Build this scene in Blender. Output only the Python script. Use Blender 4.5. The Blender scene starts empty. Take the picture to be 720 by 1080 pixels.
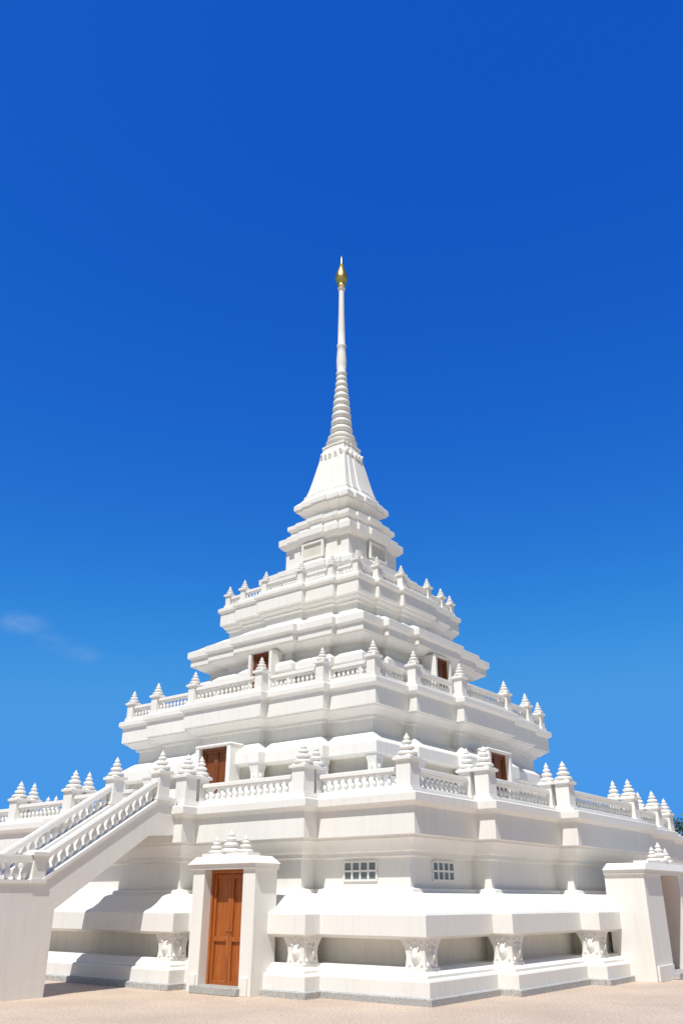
import bpy, bmesh, math, random
from mathutils import Vector, Matrix
random.seed(4)
scene=bpy.context.scene

# ---------------------------------------------------------------- materials
def newmat(name):
    m=bpy.data.materials.new(name); m.use_nodes=True
    nt=m.node_tree; b=nt.nodes['Principled BSDF']
    return m,nt,b
def white_mat(name,col,stain=0.10,rough=0.62):
    m,nt,b=newmat(name); N=nt.nodes; L=nt.links
    tc=N.new('ShaderNodeTexCoord')
    n1=N.new('ShaderNodeTexNoise'); n1.inputs['Scale'].default_value=0.9; n1.inputs['Detail'].default_value=5
    L.new(tc.outputs['Object'],n1.inputs['Vector'])
    mp=N.new('ShaderNodeMapping'); mp.inputs['Scale'].default_value=(6,6,0.5); L.new(tc.outputs['Object'],mp.inputs['Vector'])
    n2=N.new('ShaderNodeTexNoise'); n2.inputs['Scale'].default_value=1.3; n2.inputs['Detail'].default_value=6; n2.inputs['Roughness'].default_value=.65
    L.new(mp.outputs[0],n2.inputs['Vector'])
    r1=N.new('ShaderNodeMapRange'); r1.inputs[1].default_value=.35; r1.inputs[2].default_value=.7; L.new(n1.outputs[0],r1.inputs[0])
    r2=N.new('ShaderNodeMapRange'); r2.inputs[1].default_value=.5; r2.inputs[2].default_value=.8; L.new(n2.outputs[0],r2.inputs[0])
    a=N.new('ShaderNodeMath'); a.operation='MULTIPLY_ADD'; a.inputs[1].default_value=.35
    L.new(r1.outputs[0],a.inputs[0]); L.new(r2.outputs[0],a.inputs[2])
    mx=N.new('ShaderNodeMix'); mx.data_type='RGBA'
    mx.inputs[6].default_value=(*col,1); mx.inputs[7].default_value=(col[0]*.80,col[1]*.775,col[2]*.72,1)
    mu=N.new('ShaderNodeMath'); mu.operation='MULTIPLY'; mu.inputs[1].default_value=stain*5; mu.use_clamp=True
    L.new(a.outputs[0],mu.inputs[0]); L.new(mu.outputs[0],mx.inputs[0])
    L.new(mx.outputs[2],b.inputs['Base Color'])
    b.inputs['Roughness'].default_value=rough
    b.inputs['Specular IOR Level'].default_value=.3
    n3=N.new('ShaderNodeTexNoise'); n3.inputs['Scale'].default_value=28; n3.inputs['Detail'].default_value=4
    L.new(tc.outputs['Object'],n3.inputs['Vector'])
    bp=N.new('ShaderNodeBump'); bp.inputs['Strength'].default_value=.15; bp.inputs['Distance'].default_value=.02
    L.new(n3.outputs[0],bp.inputs['Height']); L.new(bp.outputs[0],b.inputs['Normal'])
    return m
M_white=white_mat('white_painted_plaster',(.80,.785,.752),.085)
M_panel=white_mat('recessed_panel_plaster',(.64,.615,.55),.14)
def speckle(name,c1,c2,scale,rough=.7,lo=.86,hi=1.08):
    m,nt,b=newmat(name); N=nt.nodes; L=nt.links
    tc=N.new('ShaderNodeTexCoord')
    n=N.new('ShaderNodeTexNoise'); n.inputs['Scale'].default_value=scale; n.inputs['Detail'].default_value=4; n.inputs['Roughness'].default_value=.8
    L.new(tc.outputs['Object'],n.inputs['Vector'])
    r=N.new('ShaderNodeValToRGB'); r.color_ramp.elements[0].position=.38; r.color_ramp.elements[1].position=.62
    r.color_ramp.elements[0].color=(*c1,1); r.color_ramp.elements[1].color=(*c2,1)
    L.new(n.outputs[0],r.inputs[0])
    n2=N.new('ShaderNodeTexNoise'); n2.inputs['Scale'].default_value=.5; n2.inputs['Detail'].default_value=8; n2.inputs['Roughness'].default_value=.65
    L.new(tc.outputs['Object'],n2.inputs['Vector'])
    r2=N.new('ShaderNodeMapRange'); r2.inputs[1].default_value=.3; r2.inputs[2].default_value=.7; r2.inputs[3].default_value=lo; r2.inputs[4].default_value=hi
    L.new(n2.outputs[0],r2.inputs[0])
    mx=N.new('ShaderNodeVectorMath'); mx.operation='SCALE'
    L.new(r.outputs[0],mx.inputs[0]); L.new(r2.outputs[0],mx.inputs['Scale'])
    L.new(mx.outputs[0],b.inputs['Base Color']); b.inputs['Roughness'].default_value=rough
    bp=N.new('ShaderNodeBump'); bp.inputs['Strength'].default_value=.25; bp.inputs['Distance'].default_value=.01
    L.new(n.outputs[0],bp.inputs['Height']); L.new(bp.outputs[0],b.inputs['Normal'])
    return m
M_granite=speckle('grey_granite',(.26,.26,.26),(.58,.575,.56),38)
M_plaza=speckle('washed_gravel_paving',(.45,.33,.245),(.74,.61,.49),22,lo=.80,hi=1.05)
M_grass=speckle('grass_ground',(.05,.08,.02),(.11,.13,.05),3,rough=.9)
def wood(name,k):
    m,nt,b=newmat(name); N=nt.nodes; L=nt.links
    tc=N.new('ShaderNodeTexCoord'); mp=N.new('ShaderNodeMapping'); mp.inputs['Scale'].default_value=(14,14,1.2)
    L.new(tc.outputs['Object'],mp.inputs[0])
    n=N.new('ShaderNodeTexNoise'); n.inputs['Scale'].default_value=2; n.inputs['Detail'].default_value=7; n.inputs['Distortion'].default_value=1.2
    L.new(mp.outputs[0],n.inputs['Vector'])
    r=N.new('ShaderNodeValToRGB'); r.color_ramp.elements[0].position=.3; r.color_ramp.elements[1].position=.7
    r.color_ramp.elements[0].color=(.27*k,.065*k,.012*k,1); r.color_ramp.elements[1].color=(.44*k,.13*k,.022*k,1)
    L.new(n.outputs[0],r.inputs[0]); L.new(r.outputs[0],b.inputs['Base Color'])
    b.inputs['Roughness'].default_value=.45
    return m
M_wood=wood('varnished_wood',1.0); M_wood2=wood('dark_varnished_wood',.5)
M_gold,_,b=newmat('gold_leaf'); b.inputs['Base Color'].default_value=(.85,.58,.2,1); b.inputs['Metallic'].default_value=1; b.inputs['Roughness'].default_value=.33
M_glass,_,b=newmat('glass_block'); b.inputs['Base Color'].default_value=(.16,.2,.22,1); b.inputs['Roughness'].default_value=.2
def leafmat():
    m,nt,b=newmat('foliage'); N=nt.nodes; L=nt.links
    oi=N.new('ShaderNodeNewGeometry'); r=N.new('ShaderNodeValToRGB')
    r.color_ramp.elements[0].color=(.025,.05,.012,1); r.color_ramp.elements[1].color=(.08,.13,.03,1)
    L.new(oi.outputs['Random Per Island'],r.inputs[0]); L.new(r.outputs[0],b.inputs['Base Color']); b.inputs['Roughness'].default_value=.7
    return m
M_leaf=leafmat()
M_bark,_,b=newmat('bark'); b.inputs['Base Color'].default_value=(.12,.085,.06,1); b.inputs['Roughness'].default_value=.9

# ---------------------------------------------------------------- pagoda frame: p = left-face normal, q = right-face normal
root=bpy.data.objects.new('white_pagoda',None); scene.collection.objects.link(root)
root.location=(0,28,0); root.rotation_euler=(0,0,math.radians(-38))

class MB:
    def __init__(s): s.v=[]; s.f=[]; s.m=[]
    def V(s,p,q,z): s.v.append((q,-p,z)); return len(s.v)-1
    def F(s,idx,m=0): s.f.append(idx); s.m.append(m)
    def box(s,p0,p1,q0,q1,z0,z1,m=0,tp=0,tq=0):
        a=[s.V(p,q,z0) for p,q in((p0,q0),(p1,q0),(p1,q1),(p0,q1))]
        c=[s.V(p,q,z1) for p,q in((p0+tp,q0+tq),(p1-tp,q0+tq),(p1-tp,q1-tq),(p0+tp,q1-tq))]
        s.F(a,m); s.F(c,m)
        for i in range(4): s.F([a[i],a[(i+1)%4],c[(i+1)%4],c[i]],m)
    def loft(s,rings,mats=None,cap=(False,True)):
        ids=[[s.V(*v) for v in r] for r in rings]
        n=len(ids[0])
        for k in range(len(ids)-1):
            mm=mats[k] if mats else 0
            for i in range(n):
                s.F([ids[k][i],ids[k][(i+1)%n],ids[k+1][(i+1)%n],ids[k+1][i]],mm)
        if cap[0]: s.F(ids[0])
        if cap[1]: s.F(ids[-1])
    def lathe(s,p,q,z,prof,seg=12,m=0,sr=1,sz=1,rot=0):
        rings=[]
        for r,h in prof:
            rings.append([(p+sr*r*math.cos(rot+2*math.pi*i/seg),q+sr*r*math.sin(rot+2*math.pi*i/seg),z+sz*h) for i in range(seg)])
        n0=len(s.f); s.loft(rings,cap=(True,True))
        for k in range(n0,len(s.f)): s.m[k]=m
    def extr_q(s,poly,q0,q1,m=0):   # poly in (p,z)
        a=[s.V(p,q0,z) for p,z in poly]; c=[s.V(p,q1,z) for p,z in poly]
        s.F(a,m); s.F(c,m); n=len(poly)
        for i in range(n): s.F([a[i],a[(i+1)%n],c[(i+1)%n],c[i]],m)
    def dome(s,c,axis,nrm,w,h,d,point=.5,seg=14,rr=4):
        ids=[]
        for k in range(rr+1):
            r=1-k/rr*.999 if k<rr else 0.02
            hh=d*math.sqrt(max(0,1-r*r))
            row=[]
            for i in range(seg):
                th=2*math.pi*i/seg
                x=math.cos(th)*w/2*r; y=math.sin(th)*h/2*r
                if y>0: x*=1-point*(math.sin(th)**2)
                row.append(s.V(c[0]+axis[0]*x+nrm[0]*hh,c[1]+axis[1]*x+nrm[1]*hh,c[2]+y))
            ids.append(row)
        for k in range(rr):
            for i in range(seg): s.F([ids[k][i],ids[k][(i+1)%seg],ids[k+1][(i+1)%seg],ids[k+1][i]])
        s.F(ids[-1])
    def obj(s,name,mats,sharp=32,parent=root,bevel=0,bs=1):
        me=bpy.data.meshes.new(name); me.from_pydata(s.v,[],s.f)
        for mt in mats: me.materials.append(mt)
        me.polygons.foreach_set('material_index',s.m)
        bm=bmesh.new(); bm.from_mesh(me)
        bmesh.ops.recalc_face_normals(bm,faces=bm.faces)
        bm.to_mesh(me); bm.free()
        me.polygons.foreach_set('use_smooth',[True]*len(me.polygons))
        me.set_sharp_from_angle(angle=math.radians(sharp))
        o=bpy.data.objects.new(name,me); scene.collection.objects.link(o)
        if parent: o.parent=parent
        if bevel:
            bv=o.modifiers.new('bev','BEVEL'); bv.width=bevel; bv.segments=bs; bv.limit_method='ANGLE'; bv.angle_limit=math.radians(40)
        return o

class Plan:
    def __init__(s,C,kt=.056,km=.28,kn=.69): s.C=C; s.t=kt*C; s.m=km*C; s.n=kn*C
    def ring(s,e,z=0):
        C0=s.C+e; C1=C0+s.t; C2=C1+s.t; M=s.m+e; N=s.n+e
        Q=[(C2,M),(C1,M),(C1,N),(C0,N),(C0,C0),(N,C0),(N,C1),(M,C1),(M,C2)]
        out=[]
        for k in range(4):
            for (a,b_) in Q:
                p,q=a,b_
                for _ in range(k): p,q=-q,p
                out.append((p,q,z))
        return out
CONVEX=[0,2,4,6,8]

def section(name,plan,prof,bevel=.018):
    mb=MB(); rings=[plan.ring(e,z) for e,z,*_ in prof]
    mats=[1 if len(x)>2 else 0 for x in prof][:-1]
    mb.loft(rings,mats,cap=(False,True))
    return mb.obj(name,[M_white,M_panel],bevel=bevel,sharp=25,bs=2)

P1=Plan(7.65); P2=Plan(4.8); P3a=Plan(3.25); P3=Plan(2.76); P4=Plan(1.45)
mb=MB(); mb.loft([P1.ring(.98,0),P1.ring(.98,.10),P1.ring(.96,.115),P1.ring(.88,.118)],cap=(False,False)); mb.obj('granite_skirting',[M_granite])
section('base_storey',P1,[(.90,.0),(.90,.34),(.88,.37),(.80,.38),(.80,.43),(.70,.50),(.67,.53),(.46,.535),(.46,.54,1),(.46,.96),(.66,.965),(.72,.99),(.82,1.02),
 (.82,1.36),(.79,1.40),(.62,1.46),(.48,1.55),(.34,1.68),(.22,1.72),(.12,1.73),(.10,1.80),(-.05,1.82),(-.05,2.36),(.03,2.38),(.03,2.46),(.10,2.48),(.14,2.56),(.22,2.66),(.27,2.69),
 (.27,2.74),(.36,2.745),(.36,3.25),(.40,3.28),(.48,3.33),(.48,3.48),(.44,3.50),(.30,3.51),(.30,3.58)])
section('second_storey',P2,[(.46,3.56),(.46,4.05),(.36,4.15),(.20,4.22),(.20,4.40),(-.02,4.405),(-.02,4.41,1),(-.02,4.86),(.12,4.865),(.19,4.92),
 (.19,5.18),(.17,5.21),(.06,5.30),(-.09,5.42),(-.16,5.47),(-.24,5.48),(-.24,5.84),(-.15,5.86),(-.15,5.93),(-.05,5.96),(.04,6.04),(.12,6.08),
 (.12,6.11),(.18,6.115),(.18,6.56),(.20,6.58),(.28,6.63),(.28,6.76),(.25,6.78),(.17,6.79),(.17,6.85)])
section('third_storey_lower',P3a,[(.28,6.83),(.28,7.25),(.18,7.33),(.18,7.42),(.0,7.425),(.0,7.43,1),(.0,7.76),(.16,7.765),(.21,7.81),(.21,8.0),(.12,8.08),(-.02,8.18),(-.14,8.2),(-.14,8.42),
 (-.04,8.45),(.06,8.50),(.2,8.58),(.27,8.61),(.27,8.64),(.33,8.645),(.33,8.86),(.35,8.88),(.42,8.92),(.42,9.12),(.38,9.14),(.22,9.22),(-.0,9.36),(-.2,9.46),(-.3,9.5)])
section('third_storey_upper',P3,[(.1,9.4),(.1,9.55),(-.04,9.58),(-.04,9.86),(.04,9.88),(.04,9.94),(.12,10.02),(.14,10.08),(.20,10.085),(.20,10.5),(.21,10.52),(.27,10.56),(.27,10.68),(.24,10.7),(.14,10.71),(.14,10.77)],bevel=.014)
section('crown_storey',P4,[(.72,10.75),(.72,11.2),(.6,11.27),(.5,11.3),(.5,11.55),(.58,11.6),(.62,11.63),(.62,11.82),(.5,11.88),(.3,12.0),(.12,12.08),(.05,12.1),(.05,12.2),(-.04,12.21),(-.04,12.95),(.05,12.98),(.11,13.05),(.16,13.1),(.16,13.33),
 (.1,13.37),(-.05,13.45),(-.14,13.5),(-.14,13.68),(-.08,13.72),(-.05,13.76),(-.05,13.90),(-.16,13.96),(-.30,14.04),(-.38,14.08)],bevel=.01)
mb=MB()
def scl(C,z): return Plan(C).ring(0,z)
mb.loft([scl(1.06,14.0),scl(.98,14.12),scl(.95,14.3),scl(.98,14.36),scl(1.08,14.44),scl(1.20,14.50),scl(1.20,14.56),scl(1.25,14.565),scl(1.25,14.74),scl(1.20,14.80),scl(1.08,14.92),scl(1.01,15.02),scl(.99,15.04),scl(.99,15.14),scl(.94,15.17),
 scl(.87,15.4),scl(.79,15.75),scl(.72,16.1),scl(.65,16.45),scl(.58,16.8),scl(.52,17.1),scl(.50,17.2),scl(.53,17.22),scl(.53,17.3),scl(.46,17.36)])
for k in range(4):
    for off,zc,w,hh in ((-.75,16.78,.24,.36),(-.38,16.72,.24,.44),(0,16.68,.28,.52),(.38,16.72,.24,.44),(.75,16.78,.24,.36)):
        C=.60; o_=off*C; face=C*(1.112 if abs(off)<.3 else 1.056 if abs(off)<.69 else 1.0)
        p,q=face,o_; ax,nr=(0,1),(1,0)
        for _ in range(k): p,q=-q,p; ax=(-ax[1],ax[0]); nr=(-nr[1],nr[0])
        mb.dome((p-nr[0]*.05,q-nr[1]*.05,zc+.05),ax,nr,w,hh,.10,.3)
        mb.dome((p-nr[0]*.03,q-nr[1]*.03,zc+.12),ax,nr,w*.5,hh*.5,.13,.3)
mb.obj('bell_tower',[M_white],bevel=.008)

# spire
mb=MB()
prof=[(.3,17.3),(.56,17.38),(.60,17.44),(.60,17.52),(.50,17.58),(.46,17.64),(.53,17.70),(.53,17.76),(.42,17.82),(.36,17.9)]
z=17.95
for i in range(9):
    f=i/8; r=.44-.22*f; h=.33-.06*f
    prof+=[(r*.76,z),(r*.97,z+h*.22),(r,z+h*.4),(r*.97,z+h*.6),(r*.76,z+h*.84)]
    z+=h
prof+=[(.17,z),(.22,z+.06),(.22,z+.12),(.17,z+.2),(.20,z+.5),(.205,z+.7),(.18,z+1.1),(.16,z+1.35),(.19,z+1.4),(.19,z+1.48),(.15,z+1.54),(.145,z+2.2),(.12,z+3.2),(.11,z+4.2)]
prof=[(r_,h_) for r_,h_ in prof if h_<25.0]+[(.10,24.95),(.15,25.0),(.16,25.06),(.10,25.1)]
mb.lathe(0,0,0,prof,seg=28)
mb.obj('ringed_spire',[M_white],sharp=45)
mb=MB(); mb.lathe(0,0,25.08,[(.07,0),(.11,.05),(.17,.12),(.15,.2),(.20,.28),(.275,.42),(.29,.56),(.26,.72),(.19,.92),(.11,1.12),(.07,1.2),(.10,1.24),(.06,1.3),(.03,1.5),(.005,1.78)],seg=28)
mb.obj('gold_finial',[M_gold],sharp=50)

# ---------------------------------------------------------------- finials, posts, balusters
FIN=[(.46,0),(.54,.03),(.56,.08),(.54,.14),(.44,.18),(.28,.21),(.26,.25),(.36,.28),(.42,.33),(.40,.39),(.31,.43),(.20,.46),(.19,.50),(.27,.53),(.29,.58),(.25,.63),(.15,.66),(.13,.70),(.18,.73),(.18,.77),(.12,.84),(.05,.92),(.012,1.0)]
BAL=[(.9,0),(.9,.08),(.5,.13),(.62,.2),(.95,.33),(1.0,.42),(.8,.56),(.45,.72),(.38,.80),(.6,.84),(.6,.88),(.85,.92),(.85,1)]
def post(mb,p,q,z,w,h,fh,fr=None):
    a=w/2
    mb.box(p-a-.03,p+a+.03,q-a-.03,q+a+.03,z,z+.07)
    mb.box(p-a,p+a,q-a,q+a,z+.07,z+h-.1)
    mb.box(p-a-.05,p+a+.05,q-a-.05,q+a+.05,z+h-.1,z+h-.04)
    mb.box(p-a-.03,p+a+.03,q-a-.03,q+a+.03,z+h-.04,z+h,tp=.05,tq=.05)
    if fh: mb.lathe(p,q,z+h-.01,FIN,seg=16,sr=(fr or w*1.12),sz=fh)
def rail(mb,bb,a,b_,z,w,hr,pw):
    dx,dy=b_[0]-a[0],b_[1]-a[1]; L=math.hypot(dx,dy)
    if L<pw*1.3: return
    ux,uy=dx/L,dy/L
    def bx(s0,s1,hw,z0,z1):
        p0,q0=a[0]+ux*s0,a[1]+uy*s0; p1,q1=a[0]+ux*s1,a[1]+uy*s1
        if abs(ux)>.5: mb.box(min(p0,p1),max(p0,p1),q0-hw,q0+hw,z0,z1)
        else: mb.box(p0-hw,p0+hw,min(q0,q1),max(q0,q1),z0,z1)
    s0,s1=pw/2,L-pw/2
    bx(s0,s1,w*.5,z,z+.08)
    bx(s0,s1,w*.5,z+hr-.09,z+hr-.02); bx(s0,s1,w*.38,z+hr-.02,z+hr)
    bx(s0,s1,w*.36,z+hr-.12,z+hr-.09)
    sp=w*.90; n=max(1,int((s1-s0)/sp))
    for i in range(n):
        s=s0+(s1-s0)*(i+.5)/n
        bb.lathe(a[0]+ux*s,a[1]+uy*s,z+.08,BAL,seg=8,sr=w*.27,sz=hr-.20)
def balustrade(name,plan,e,z,pw,ph,fh,hr,w,skip=None,conc=False,extra=()):
    mb=MB(); bb=MB()
    R=plan.ring(e); n=len(R)
    for i in range(n):
        a=R[i]; b_=R[(i+1)%n]
        if (i%9) in CONVEX or conc: post(mb,a[0],a[1],z,pw if (i%9) in CONVEX else pw*.85,ph,fh)
        if skip and skip(a,b_): continue
        rail(mb,bb,a[:2],b_[:2],z,w,hr,pw)
    for a,b_ in extra: rail(mb,bb,a,b_,z,w,hr,pw)
    mb.obj(name+'_rails_and_posts',[M_white],bevel=.008,sharp=40); bb.obj(name+'_balusters',[M_white],sharp=50)
QF=.50   # far side of the staircase
r0=P1.ring(0)[0]
balustrade('terrace_balustrade',P1,.0,3.575,.34,.67,.46,.46,.2,skip=lambda a,b_: a[0]>8 and b_[0]>8 and abs(a[1])<3 and abs(b_[1])<3 and a[1]*b_[1]<0,conc=True,
   extra=[((r0[0],-r0[1]),(r0[0],QF))])
balustrade('middle_balustrade',P2,.0,6.845,.26,.59,.38,.44,.17)
balustrade('upper_balustrade',P3,.0,10.765,.20,.50,.30,.36,.13)

# ---------------------------------------------------------------- carved corner pilasters in the dado recesses
def pilasters(name,plan,eo,ei,z0,z1,w):
    mb=MB(); R=plan.ring(eo); n=len(R); H=z1-z0
    for i in range(n):
        if (i%9) not in CONVEX: continue
        p,q,_=R[i]; pr=R[i-1]; nx=R[(i+1)%n]
        d1=Vector((pr[0]-p,pr[1]-q)).normalized(); d2=Vector((nx[0]-p,nx[1]-q)).normalized()
        rings=[]
        for f,ww,inn in [(0,1.12,0),(.1,1.12,0),(.13,.98,.015),(.4,.92,.02),(.6,.97,.02),(.78,1.12,.005),(.9,1.24,-.01),(1,1.26,-.01)]:
            s=w*ww
            c=Vector((p,q))+d1*inn+d2*inn
            pts=[c,c+d1*s,c+d1*s+d2*s,c+d2*s]
            rings.append([(v.x,v.y,z0+H*f) for v in pts])
        mb.loft(rings,cap=(True,True))
        for d,nr in((d1,-d2),(d2,-d1)):
            cc=Vector((p,q))+d*w*.5-nr*.05; k=w/.44
            mb.dome((cc.x,cc.y,z0+H*.46),(d.x,d.y),(nr.x,nr.y),w*.56,H*.66,.078*k,.75)
            mb.dome((cc.x,cc.y,z0+H*.42),(d.x,d.y),(nr.x,nr.y),w*.28,H*.36,.115*k,.5)
            mb.dome((cc.x,cc.y,z0+H*.86),(d.x,d.y),(nr.x,nr.y),w*.26,H*.18,.08*k,.8)
            for sg in(-1,1):
                for ox,oz,ww,hh,dd,pt in((.31,.80,.20,.18,.078,.3),(.30,.20,.16,.18,.075,.4),(.17,.66,.10,.14,.10,.5)):
                    c2=cc+d*w*ox*sg
                    mb.dome((c2.x,c2.y,z0+H*oz),(d.x,d.y),(nr.x,nr.y),w*ww,H*hh,dd*k,pt)
    mb.obj(name,[M_white],sharp=35)
pilasters('carved_corner_brackets',P1,.72,.36,.48,1.03,.42)
pilasters('carved_corner_brackets_second',P2,.14,0,4.36,4.92,.27)
pilasters('carved_corner_brackets_third',P3a,.13,.1,7.40,7.80,.18)

# ---------------------------------------------------------------- doors
def rotpq(p,q,k):
    for _ in range(k): p,q=-q,p
    return p,q
class RB(MB):
    def __init__(s,k): super().__init__(); s.k=k
    def V(s,p,q,z):
        p,q=rotpq(p,q,s.k); return MB.V(s,p,q,z)
def porch(name,k,qc,pf,pb,hw,ho,z0,zd,zt,fin=True,ov=.10,wm=None):
    mb=RB(k)
    mb.box(pb-.35,pf,qc-hw,qc-ho,z0,zd); mb.box(pb-.35,pf,qc+ho,qc+hw,z0,zd)
    if fin:
        mb.box(pf,pf+.04,qc-hw+.08,qc-ho-.06,z0+.003,z0+.3); mb.box(pf,pf+.04,qc+ho+.06,qc+hw-.08,z0+.003,z0+.3)
    mb.box(pb-.35,pf+ov*.5,qc-hw-ov*.5,qc+hw+ov*.5,zd,zd+(zt-zd)*.4)
    mb.box(pb-.35,pf+ov,qc-hw-ov,qc+hw+ov,zd+(zt-zd)*.4,zt,tp=.05,tq=min(.2,ov*2))
    if fin:
        mb.box(pf-.35,pf,qc-hw*.75,qc+hw*.75,zt,zt+.06)
        for o_,h,r_ in((-.48,.34,.28),(0,.46,.36),(.48,.34,.28)):
            mb.lathe(pf-.17,qc+o_*min(hw,1.0),zt+.06,FIN,seg=16,sr=r_,sz=h)
    mb.obj(name+'_surround',[M_white],bevel=.012)
    d=RB(k)
    d.box(pb-.05,pb,qc-ho,qc+ho,z0+.05,zd)
    zb=z0+.08; H=zd-zb
    d.box(pb,pb+.07,qc-ho,qc-ho+.06,zb,zd-.003); d.box(pb,pb+.07,qc+ho-.06,qc+ho,zb,zd-.003); d.box(pb,pb+.07,qc-ho+.06,qc+ho-.06,zd-.07,zd-.003)
    for sg in(-1,1):
        q0,q1=(qc-ho+.063,qc-.004) if sg<0 else (qc+.004,qc+ho-.063)
        for a,b_ in((q0,q0+.07),(q1-.07,q1)): d.box(pb,pb+.04,a,b_,zb,zd-.073)
        for f0,f1 in((0,.06),(.38,.42),(.92,.96)): d.box(pb,pb+.036,q0+.07,q1-.07,zb+H*f0,zb+H*f1)
        d.lathe(pb+.06,qc+sg*.05,zb+H*.47,[(.01,-.03),(.02,0),(.01,.03)],seg=8)
    d.obj(name+'_wooden_door',[wm or M_wood],bevel=.004)
porch('ground_door',0,4.30,9.30,9.02,.86,.54,0,2.16,2.40)
porch('side_door',1,0,9.98,9.42,1.75,.62,0,2.14,2.38)
st=RB(0); st.box(9.0,9.45,3.68,4.92,0,.13); st.obj('door_step',[M_granite],bevel=.01)
st=RB(1); st.box(9.4,10.15,-.8,.8,0,.13); st.obj('door_step_side',[M_granite],bevel=.01)
for k in range(4):
    porch('second_door_%d'%k,k,0,5.74,5.535,.68,.54,3.58,5.42,5.50,fin=False,ov=.03,wm=M_wood2)
    porch('third_door_%d'%k,k,0,4.03,3.85,.48,.37,6.85,8.46,8.50,fin=False,ov=.03,wm=M_wood2)
    w=RB(k); pf=1.45+.1624-.04
    w.box(pf,pf+.08,-.48,-.40,12.28,12.92); w.box(pf,pf+.08,.40,.48,12.28,12.92); w.box(pf,pf+.08,-.40,.40,12.84,12.92); w.box(pf,pf+.08,-.40,.40,12.28,12.36)
    w.box(pf,pf+.012,-.40,.40,12.36,12.84,m=1)
    w.obj('crown_window_%d'%k,[M_white,M_panel])
    # ventilation windows in the base wall
    w=RB(k)
    for sq in(-1,1):
        pf=7.65-.05; qc=sq*6.42; W=.40; z0,z1=1.96,2.30
        w.box(pf-.02,pf+.006,qc-W,qc+W,z0,z1,m=1)
        for j in range(5):
            x=qc-W+2*W*j/4; w.box(pf,pf+.03,x-.018,x+.018,z0,z1)
        for j in range(3):
            zz=z0+(z1-z0)*j/2; w.box(pf,pf+.028,qc-W-.018,qc+W+.018,zz-.018,zz+.018)
    w.obj('vent_windows_%d'%k,[M_white,M_glass])

# ---------------------------------------------------------------- staircase on the +p face
mb=MB(); bb=MB()
QN0,QN1=1.98,2.24; QF0,QF1=QF-.13,QF+.13
for s in(-1,1):
    q0,q1=(QN0,QN1) if s>0 else(QF0,QF1)
    poly=[(8.85,3.66),(9.3,3.66),(12.05,1.94),(13.6,1.94),(16.7,.06),(16.7,0),(11.66,0),(11.66,1.44),(9.55,2.86),(8.85,2.9)]
    mb.extr_q(poly,q0,q1)
    cap=[(8.97,3.66),(9.3,3.66),(12.05,1.94),(13.6,1.94),(16.7,.06),(16.7,.01),(13.58,1.88),(12.03,1.88),(9.28,3.60),(8.97,3.60)]
    cap=[(a,b_+.004) for a,b_ in cap]
    mb.extr_q(cap,q0-.03,q1+.03)
    qc=(q0+q1)/2
    def topz(p):
        if p<9.3: return 3.66
        if p<12.05: return 3.66-(p-9.3)*(1.72/2.75)
        if p<13.6: return 1.94
        return 1.94-(p-13.6)*(1.88/3.1)
    for pa,pb_ in((9.42,11.95),(12.25,13.45),(13.75,16.3)):
        mb.extr_q([(pa,topz(pa)+.30),(pb_,topz(pb_)+.30),(pb_,topz(pb_)+.41),(pa,topz(pa)+.41)],qc-.1,qc+.1)
        mb.extr_q([(pa,topz(pa)+.41),(pb_,topz(pb_)+.41),(pb_,topz(pb_)+.435),(pa,topz(pa)+.435)],qc-.07,qc+.07)
        n=int((pb_-pa)/.165)
        for i in range(n):
            pp=pa+(pb_-pa)*(i+.5)/n
            bb.lathe(pp,qc,topz(pp)-.02,BAL,seg=8,sr=.06,sz=.34)
    post(mb,9.25,qc,3.6,.3,.66,.44)
    for pp in(12.1,13.6): post(mb,pp,qc,topz(pp)-.05,.28,.58,0)
    post(mb,16.45,qc,0,.3,.9,.46)
n=10
poly=[(8.85,3.57),(9.3,3.57)]
for i in range(n):
    p=9.3+2.75*i/n; z=3.57-1.71*(i+1)/n
    poly+=[(p,z),(9.3+2.75*(i+1)/n,z)]
poly+=[(13.6,1.86)]
for i in range(11):
    p=13.6+3.0*i/11; z=1.86-1.86*(i+1)/11
    poly+=[(p,max(z,.002)),(13.6+3.0*(i+1)/11,max(z,.002))]
poly+=[(11.7,0),(11.7,1.47),(9.57,2.92),(8.85,2.95)]
mb.extr_q(poly,QF1,QN0)
mb.obj('staircase',[M_white],bevel=.01,sharp=40); bb.obj('staircase_balusters',[M_white],sharp=50)

# ---------------------------------------------------------------- ground
def sheet(name,x0,x1,y0,y1,z,mat):
    me=bpy.data.meshes.new(name); me.from_pydata([(x0,y0,z),(x1,y0,z),(x1,y1,z),(x0,y1,z)],[],[(0,1,2,3)]); me.materials.append(mat)
    o=bpy.data.objects.new(name,me); scene.collection.objects.link(o); return o
sheet('ground',-1500,1500,-1500,1500,-.004,M_grass)
sheet('paved_plaza',-45,45,-25,52,0,M_plaza)

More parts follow.
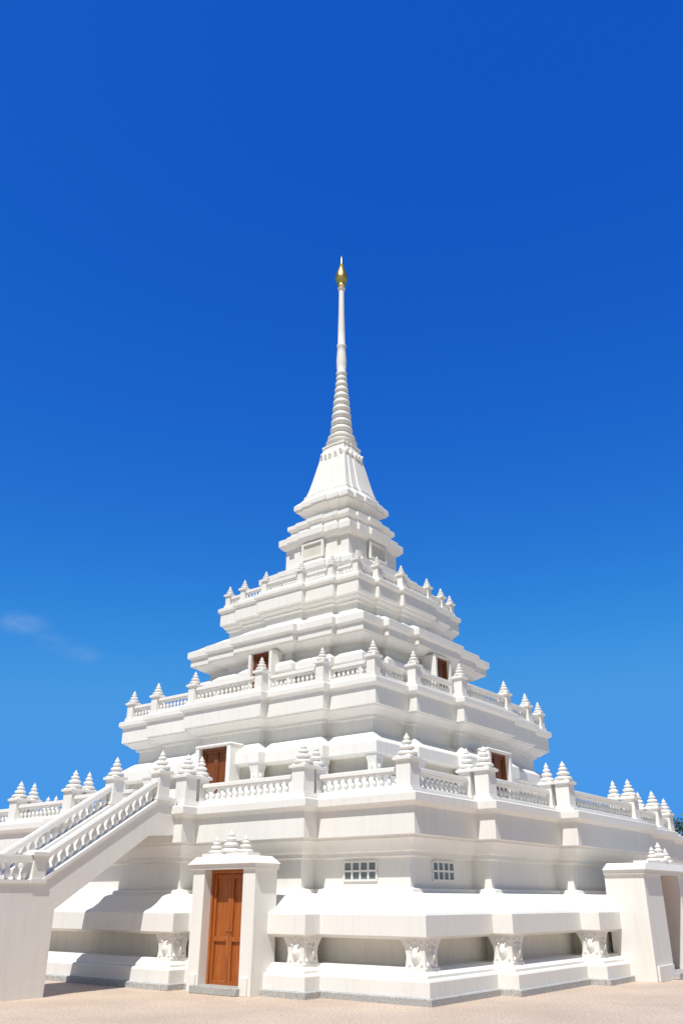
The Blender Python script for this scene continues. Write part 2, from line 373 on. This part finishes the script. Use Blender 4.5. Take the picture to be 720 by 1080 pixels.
# ---------------------------------------------------------------- trees
def tree_mesh(seed,h):
    rnd=random.Random(seed); v=[];f=[];mi=[]
    def cone(a,b_,r0,r1,seg=7):
        d=(b_-a).normalized(); x=d.orthogonal().normalized(); y=d.cross(x); s=len(v)
        for c,r in((a,r0),(b_,r1)):
            for i in range(seg):
                t=2*math.pi*i/seg; v.append(tuple(c+x*r*math.cos(t)+y*r*math.sin(t)))
        for i in range(seg): f.append((s+i,s+(i+1)%seg,s+seg+(i+1)%seg,s+seg+i)); mi.append(0)
    top=Vector((rnd.uniform(-.2,.2),rnd.uniform(-.2,.2),h*.5)); cone(Vector((0,0,0)),top,.22,.12)
    cl=[]
    for i in range(11):
        a=rnd.uniform(0,6.28); rr=rnd.uniform(.15,.36)*h
        e=Vector((math.cos(a)*rr,math.sin(a)*rr,h*rnd.uniform(.35,.95))); cone(top*rnd.uniform(.6,1),e,.08,.02,5); cl.append((e,rnd.uniform(.12,.2)*h))
    cl.append((Vector((0,0,h*.92)),.14*h))
    for c,r in cl:
        for j in range(260):
            d=Vector((rnd.gauss(0,1),rnd.gauss(0,1),rnd.gauss(0,.75))).normalized()*r*rnd.uniform(.35,1.05)
            o=c+d; a=Vector((rnd.gauss(0,1),rnd.gauss(0,1),rnd.gauss(0,1))).normalized(); b2=a.orthogonal().normalized(); s=len(v); L=.16
            v.extend([tuple(o+a*L),tuple(o+b2*L*.5),tuple(o-a*L),tuple(o-b2*L*.5)]); f.append((s,s+1,s+2,s+3)); mi.append(1)
    me=bpy.data.meshes.new('tree'); me.from_pydata(v,[],f); me.materials.append(M_bark); me.materials.append(M_leaf)
    me.polygons.foreach_set('material_index',mi); return me
tm=[tree_mesh(1,6.5),tree_mesh(2,5.5),tree_mesh(3,7.2)]
for i,(x,y,s) in enumerate([(22.9,60,1),(26.5,64,.95),(31,61,1.05),(36,64,1),(43,66,1.1),(21,69,.9),(50,62,1),(-30,64,1),(-36,66,.9),(-43,62,1.05),(-25,70,.85),(-51,66,1),(12,72,.8),(2,73,.8),(-10,72,.8)]):
    o=bpy.data.objects.new('tree',tm[i%3]); scene.collection.objects.link(o); o.location=(x,y,0); o.rotation_euler=(0,0,i*1.7); o.scale=(s,s,s)

# ---------------------------------------------------------------- light
el=math.radians(60); hx,hy=-.36,-1.0; hl=math.hypot(hx,hy); hx/=hl; hy/=hl
sun=Vector((hx*math.cos(el),hy*math.cos(el),math.sin(el)))
ld=bpy.data.lights.new('sun','SUN'); ld.energy=4.8; ld.angle=math.radians(.5); ld.color=(1,.97,.915)
lo=bpy.data.objects.new('sun',ld); scene.collection.objects.link(lo); lo.rotation_euler=(-sun).to_track_quat('-Z','Y').to_euler(); lo.location=(-10,-30,40)
w=bpy.data.worlds.new('World'); scene.world=w; w.use_nodes=True; nt=w.node_tree; N=nt.nodes; L=nt.links
bg=N['Background']; bg.inputs['Strength'].default_value=.1
sk=N.new('ShaderNodeTexSky'); sk.sky_type='NISHITA'; sk.sun_disc=False; sk.sun_elevation=el; sk.sun_rotation=math.atan2(hx,hy); sk.altitude=0; sk.air_density=1.0; sk.dust_density=0.2; sk.ozone_density=3
def M(op,a,b_=None,c=None,clamp=False):
    n=N.new('ShaderNodeMath'); n.operation=op; n.use_clamp=clamp
    for i,x in enumerate((a,b_,c)):
        if x is None: continue
        if isinstance(x,(int,float)): n.inputs[i].default_value=x
        else: L.new(x,n.inputs[i])
    return n.outputs[0]
sp=N.new('ShaderNodeSeparateColor'); L.new(sk.outputs[0],sp.inputs[0])
cb=N.new('ShaderNodeCombineColor')
for ch,(g,a,mxv) in enumerate(((2.2,2.0,.07),(1.36,1.48,.32),(.52,1.09,.84))):
    o=M('MULTIPLY',sp.outputs[ch],.1); o=M('POWER',o,g); o=M('MULTIPLY',o,a)
    o=M('SMOOTH_MIN',o,mxv,mxv*.4); o=M('MULTIPLY',o,10); L.new(o,cb.inputs[ch])
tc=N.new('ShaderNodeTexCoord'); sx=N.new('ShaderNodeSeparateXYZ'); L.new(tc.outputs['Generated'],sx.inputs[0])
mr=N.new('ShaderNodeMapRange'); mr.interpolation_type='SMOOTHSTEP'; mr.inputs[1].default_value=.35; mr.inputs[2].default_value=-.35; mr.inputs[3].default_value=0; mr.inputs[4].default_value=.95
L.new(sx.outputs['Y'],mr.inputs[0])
hz=N.new('ShaderNodeVectorMath'); hz.operation='MULTIPLY'; L.new(sk.outputs[0],hz.inputs[0]); hz.inputs[1].default_value=(.68,.62,.52)  # unseen sky behind camera, dimmed and warmed to cut blue ambient light
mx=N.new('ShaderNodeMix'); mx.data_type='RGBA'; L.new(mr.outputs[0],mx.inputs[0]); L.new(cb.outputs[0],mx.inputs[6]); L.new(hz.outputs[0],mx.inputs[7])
# thin wisps of cloud low in the sky
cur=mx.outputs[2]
mpn=N.new('ShaderNodeMapping'); mpn.inputs['Scale'].default_value=(9,9,20); mpn.inputs['Rotation'].default_value=(0,.35,0); L.new(tc.outputs['Generated'],mpn.inputs[0])
nz=N.new('ShaderNodeTexNoise'); nz.inputs['Scale'].default_value=1.9; nz.inputs['Detail'].default_value=7; nz.inputs['Roughness'].default_value=.6; nz.inputs['Distortion'].default_value=.4; L.new(mpn.outputs[0],nz.inputs['Vector'])
nr=N.new('ShaderNodeMapRange'); nr.inputs[1].default_value=.36; nr.inputs[2].default_value=.72; L.new(nz.outputs[0],nr.inputs[0])
tot=None
for d,rad,amp in (((-.357,.892,.279),.042,1.0),((-.325,.905,.262),.038,.5),((-.294,.922,.252),.032,.6)):
    vd=N.new('ShaderNodeVectorMath'); vd.operation='SUBTRACT'; L.new(tc.outputs['Generated'],vd.inputs[0]); vd.inputs[1].default_value=d
    vs=N.new('ShaderNodeVectorMath'); vs.operation='MULTIPLY'; L.new(vd.outputs[0],vs.inputs[0]); vs.inputs[1].default_value=(1,1,2.4)
    vl=N.new('ShaderNodeVectorMath'); vl.operation='LENGTH'; L.new(vs.outputs[0],vl.inputs[0])
    k=N.new('ShaderNodeMapRange'); k.interpolation_type='SMOOTHSTEP'; k.inputs[1].default_value=rad; k.inputs[2].default_value=0; k.inputs[3].default_value=0; k.inputs[4].default_value=amp
    L.new(vl.outputs['Value'],k.inputs[0]); tot=k.outputs[0] if tot is None else M('MAXIMUM',tot,k.outputs[0])
fac=M('MULTIPLY',M('MULTIPLY',tot,nr.outputs[0]),.42,clamp=True)
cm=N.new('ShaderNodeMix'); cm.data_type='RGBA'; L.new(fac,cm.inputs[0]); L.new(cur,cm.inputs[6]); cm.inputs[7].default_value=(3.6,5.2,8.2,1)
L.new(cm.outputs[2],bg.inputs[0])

cam=bpy.data.cameras.new('camera'); co=bpy.data.objects.new('camera',cam); scene.collection.objects.link(co)
co.location=(0,0,1.6); co.rotation_euler=(math.radians(90+24.98),0,0)
cam.sensor_fit='HORIZONTAL'; cam.sensor_width=36; cam.lens=44; cam.clip_end=5000
scene.camera=co
scene.view_settings.view_transform='Standard'; scene.view_settings.look='None'; scene.view_settings.exposure=0
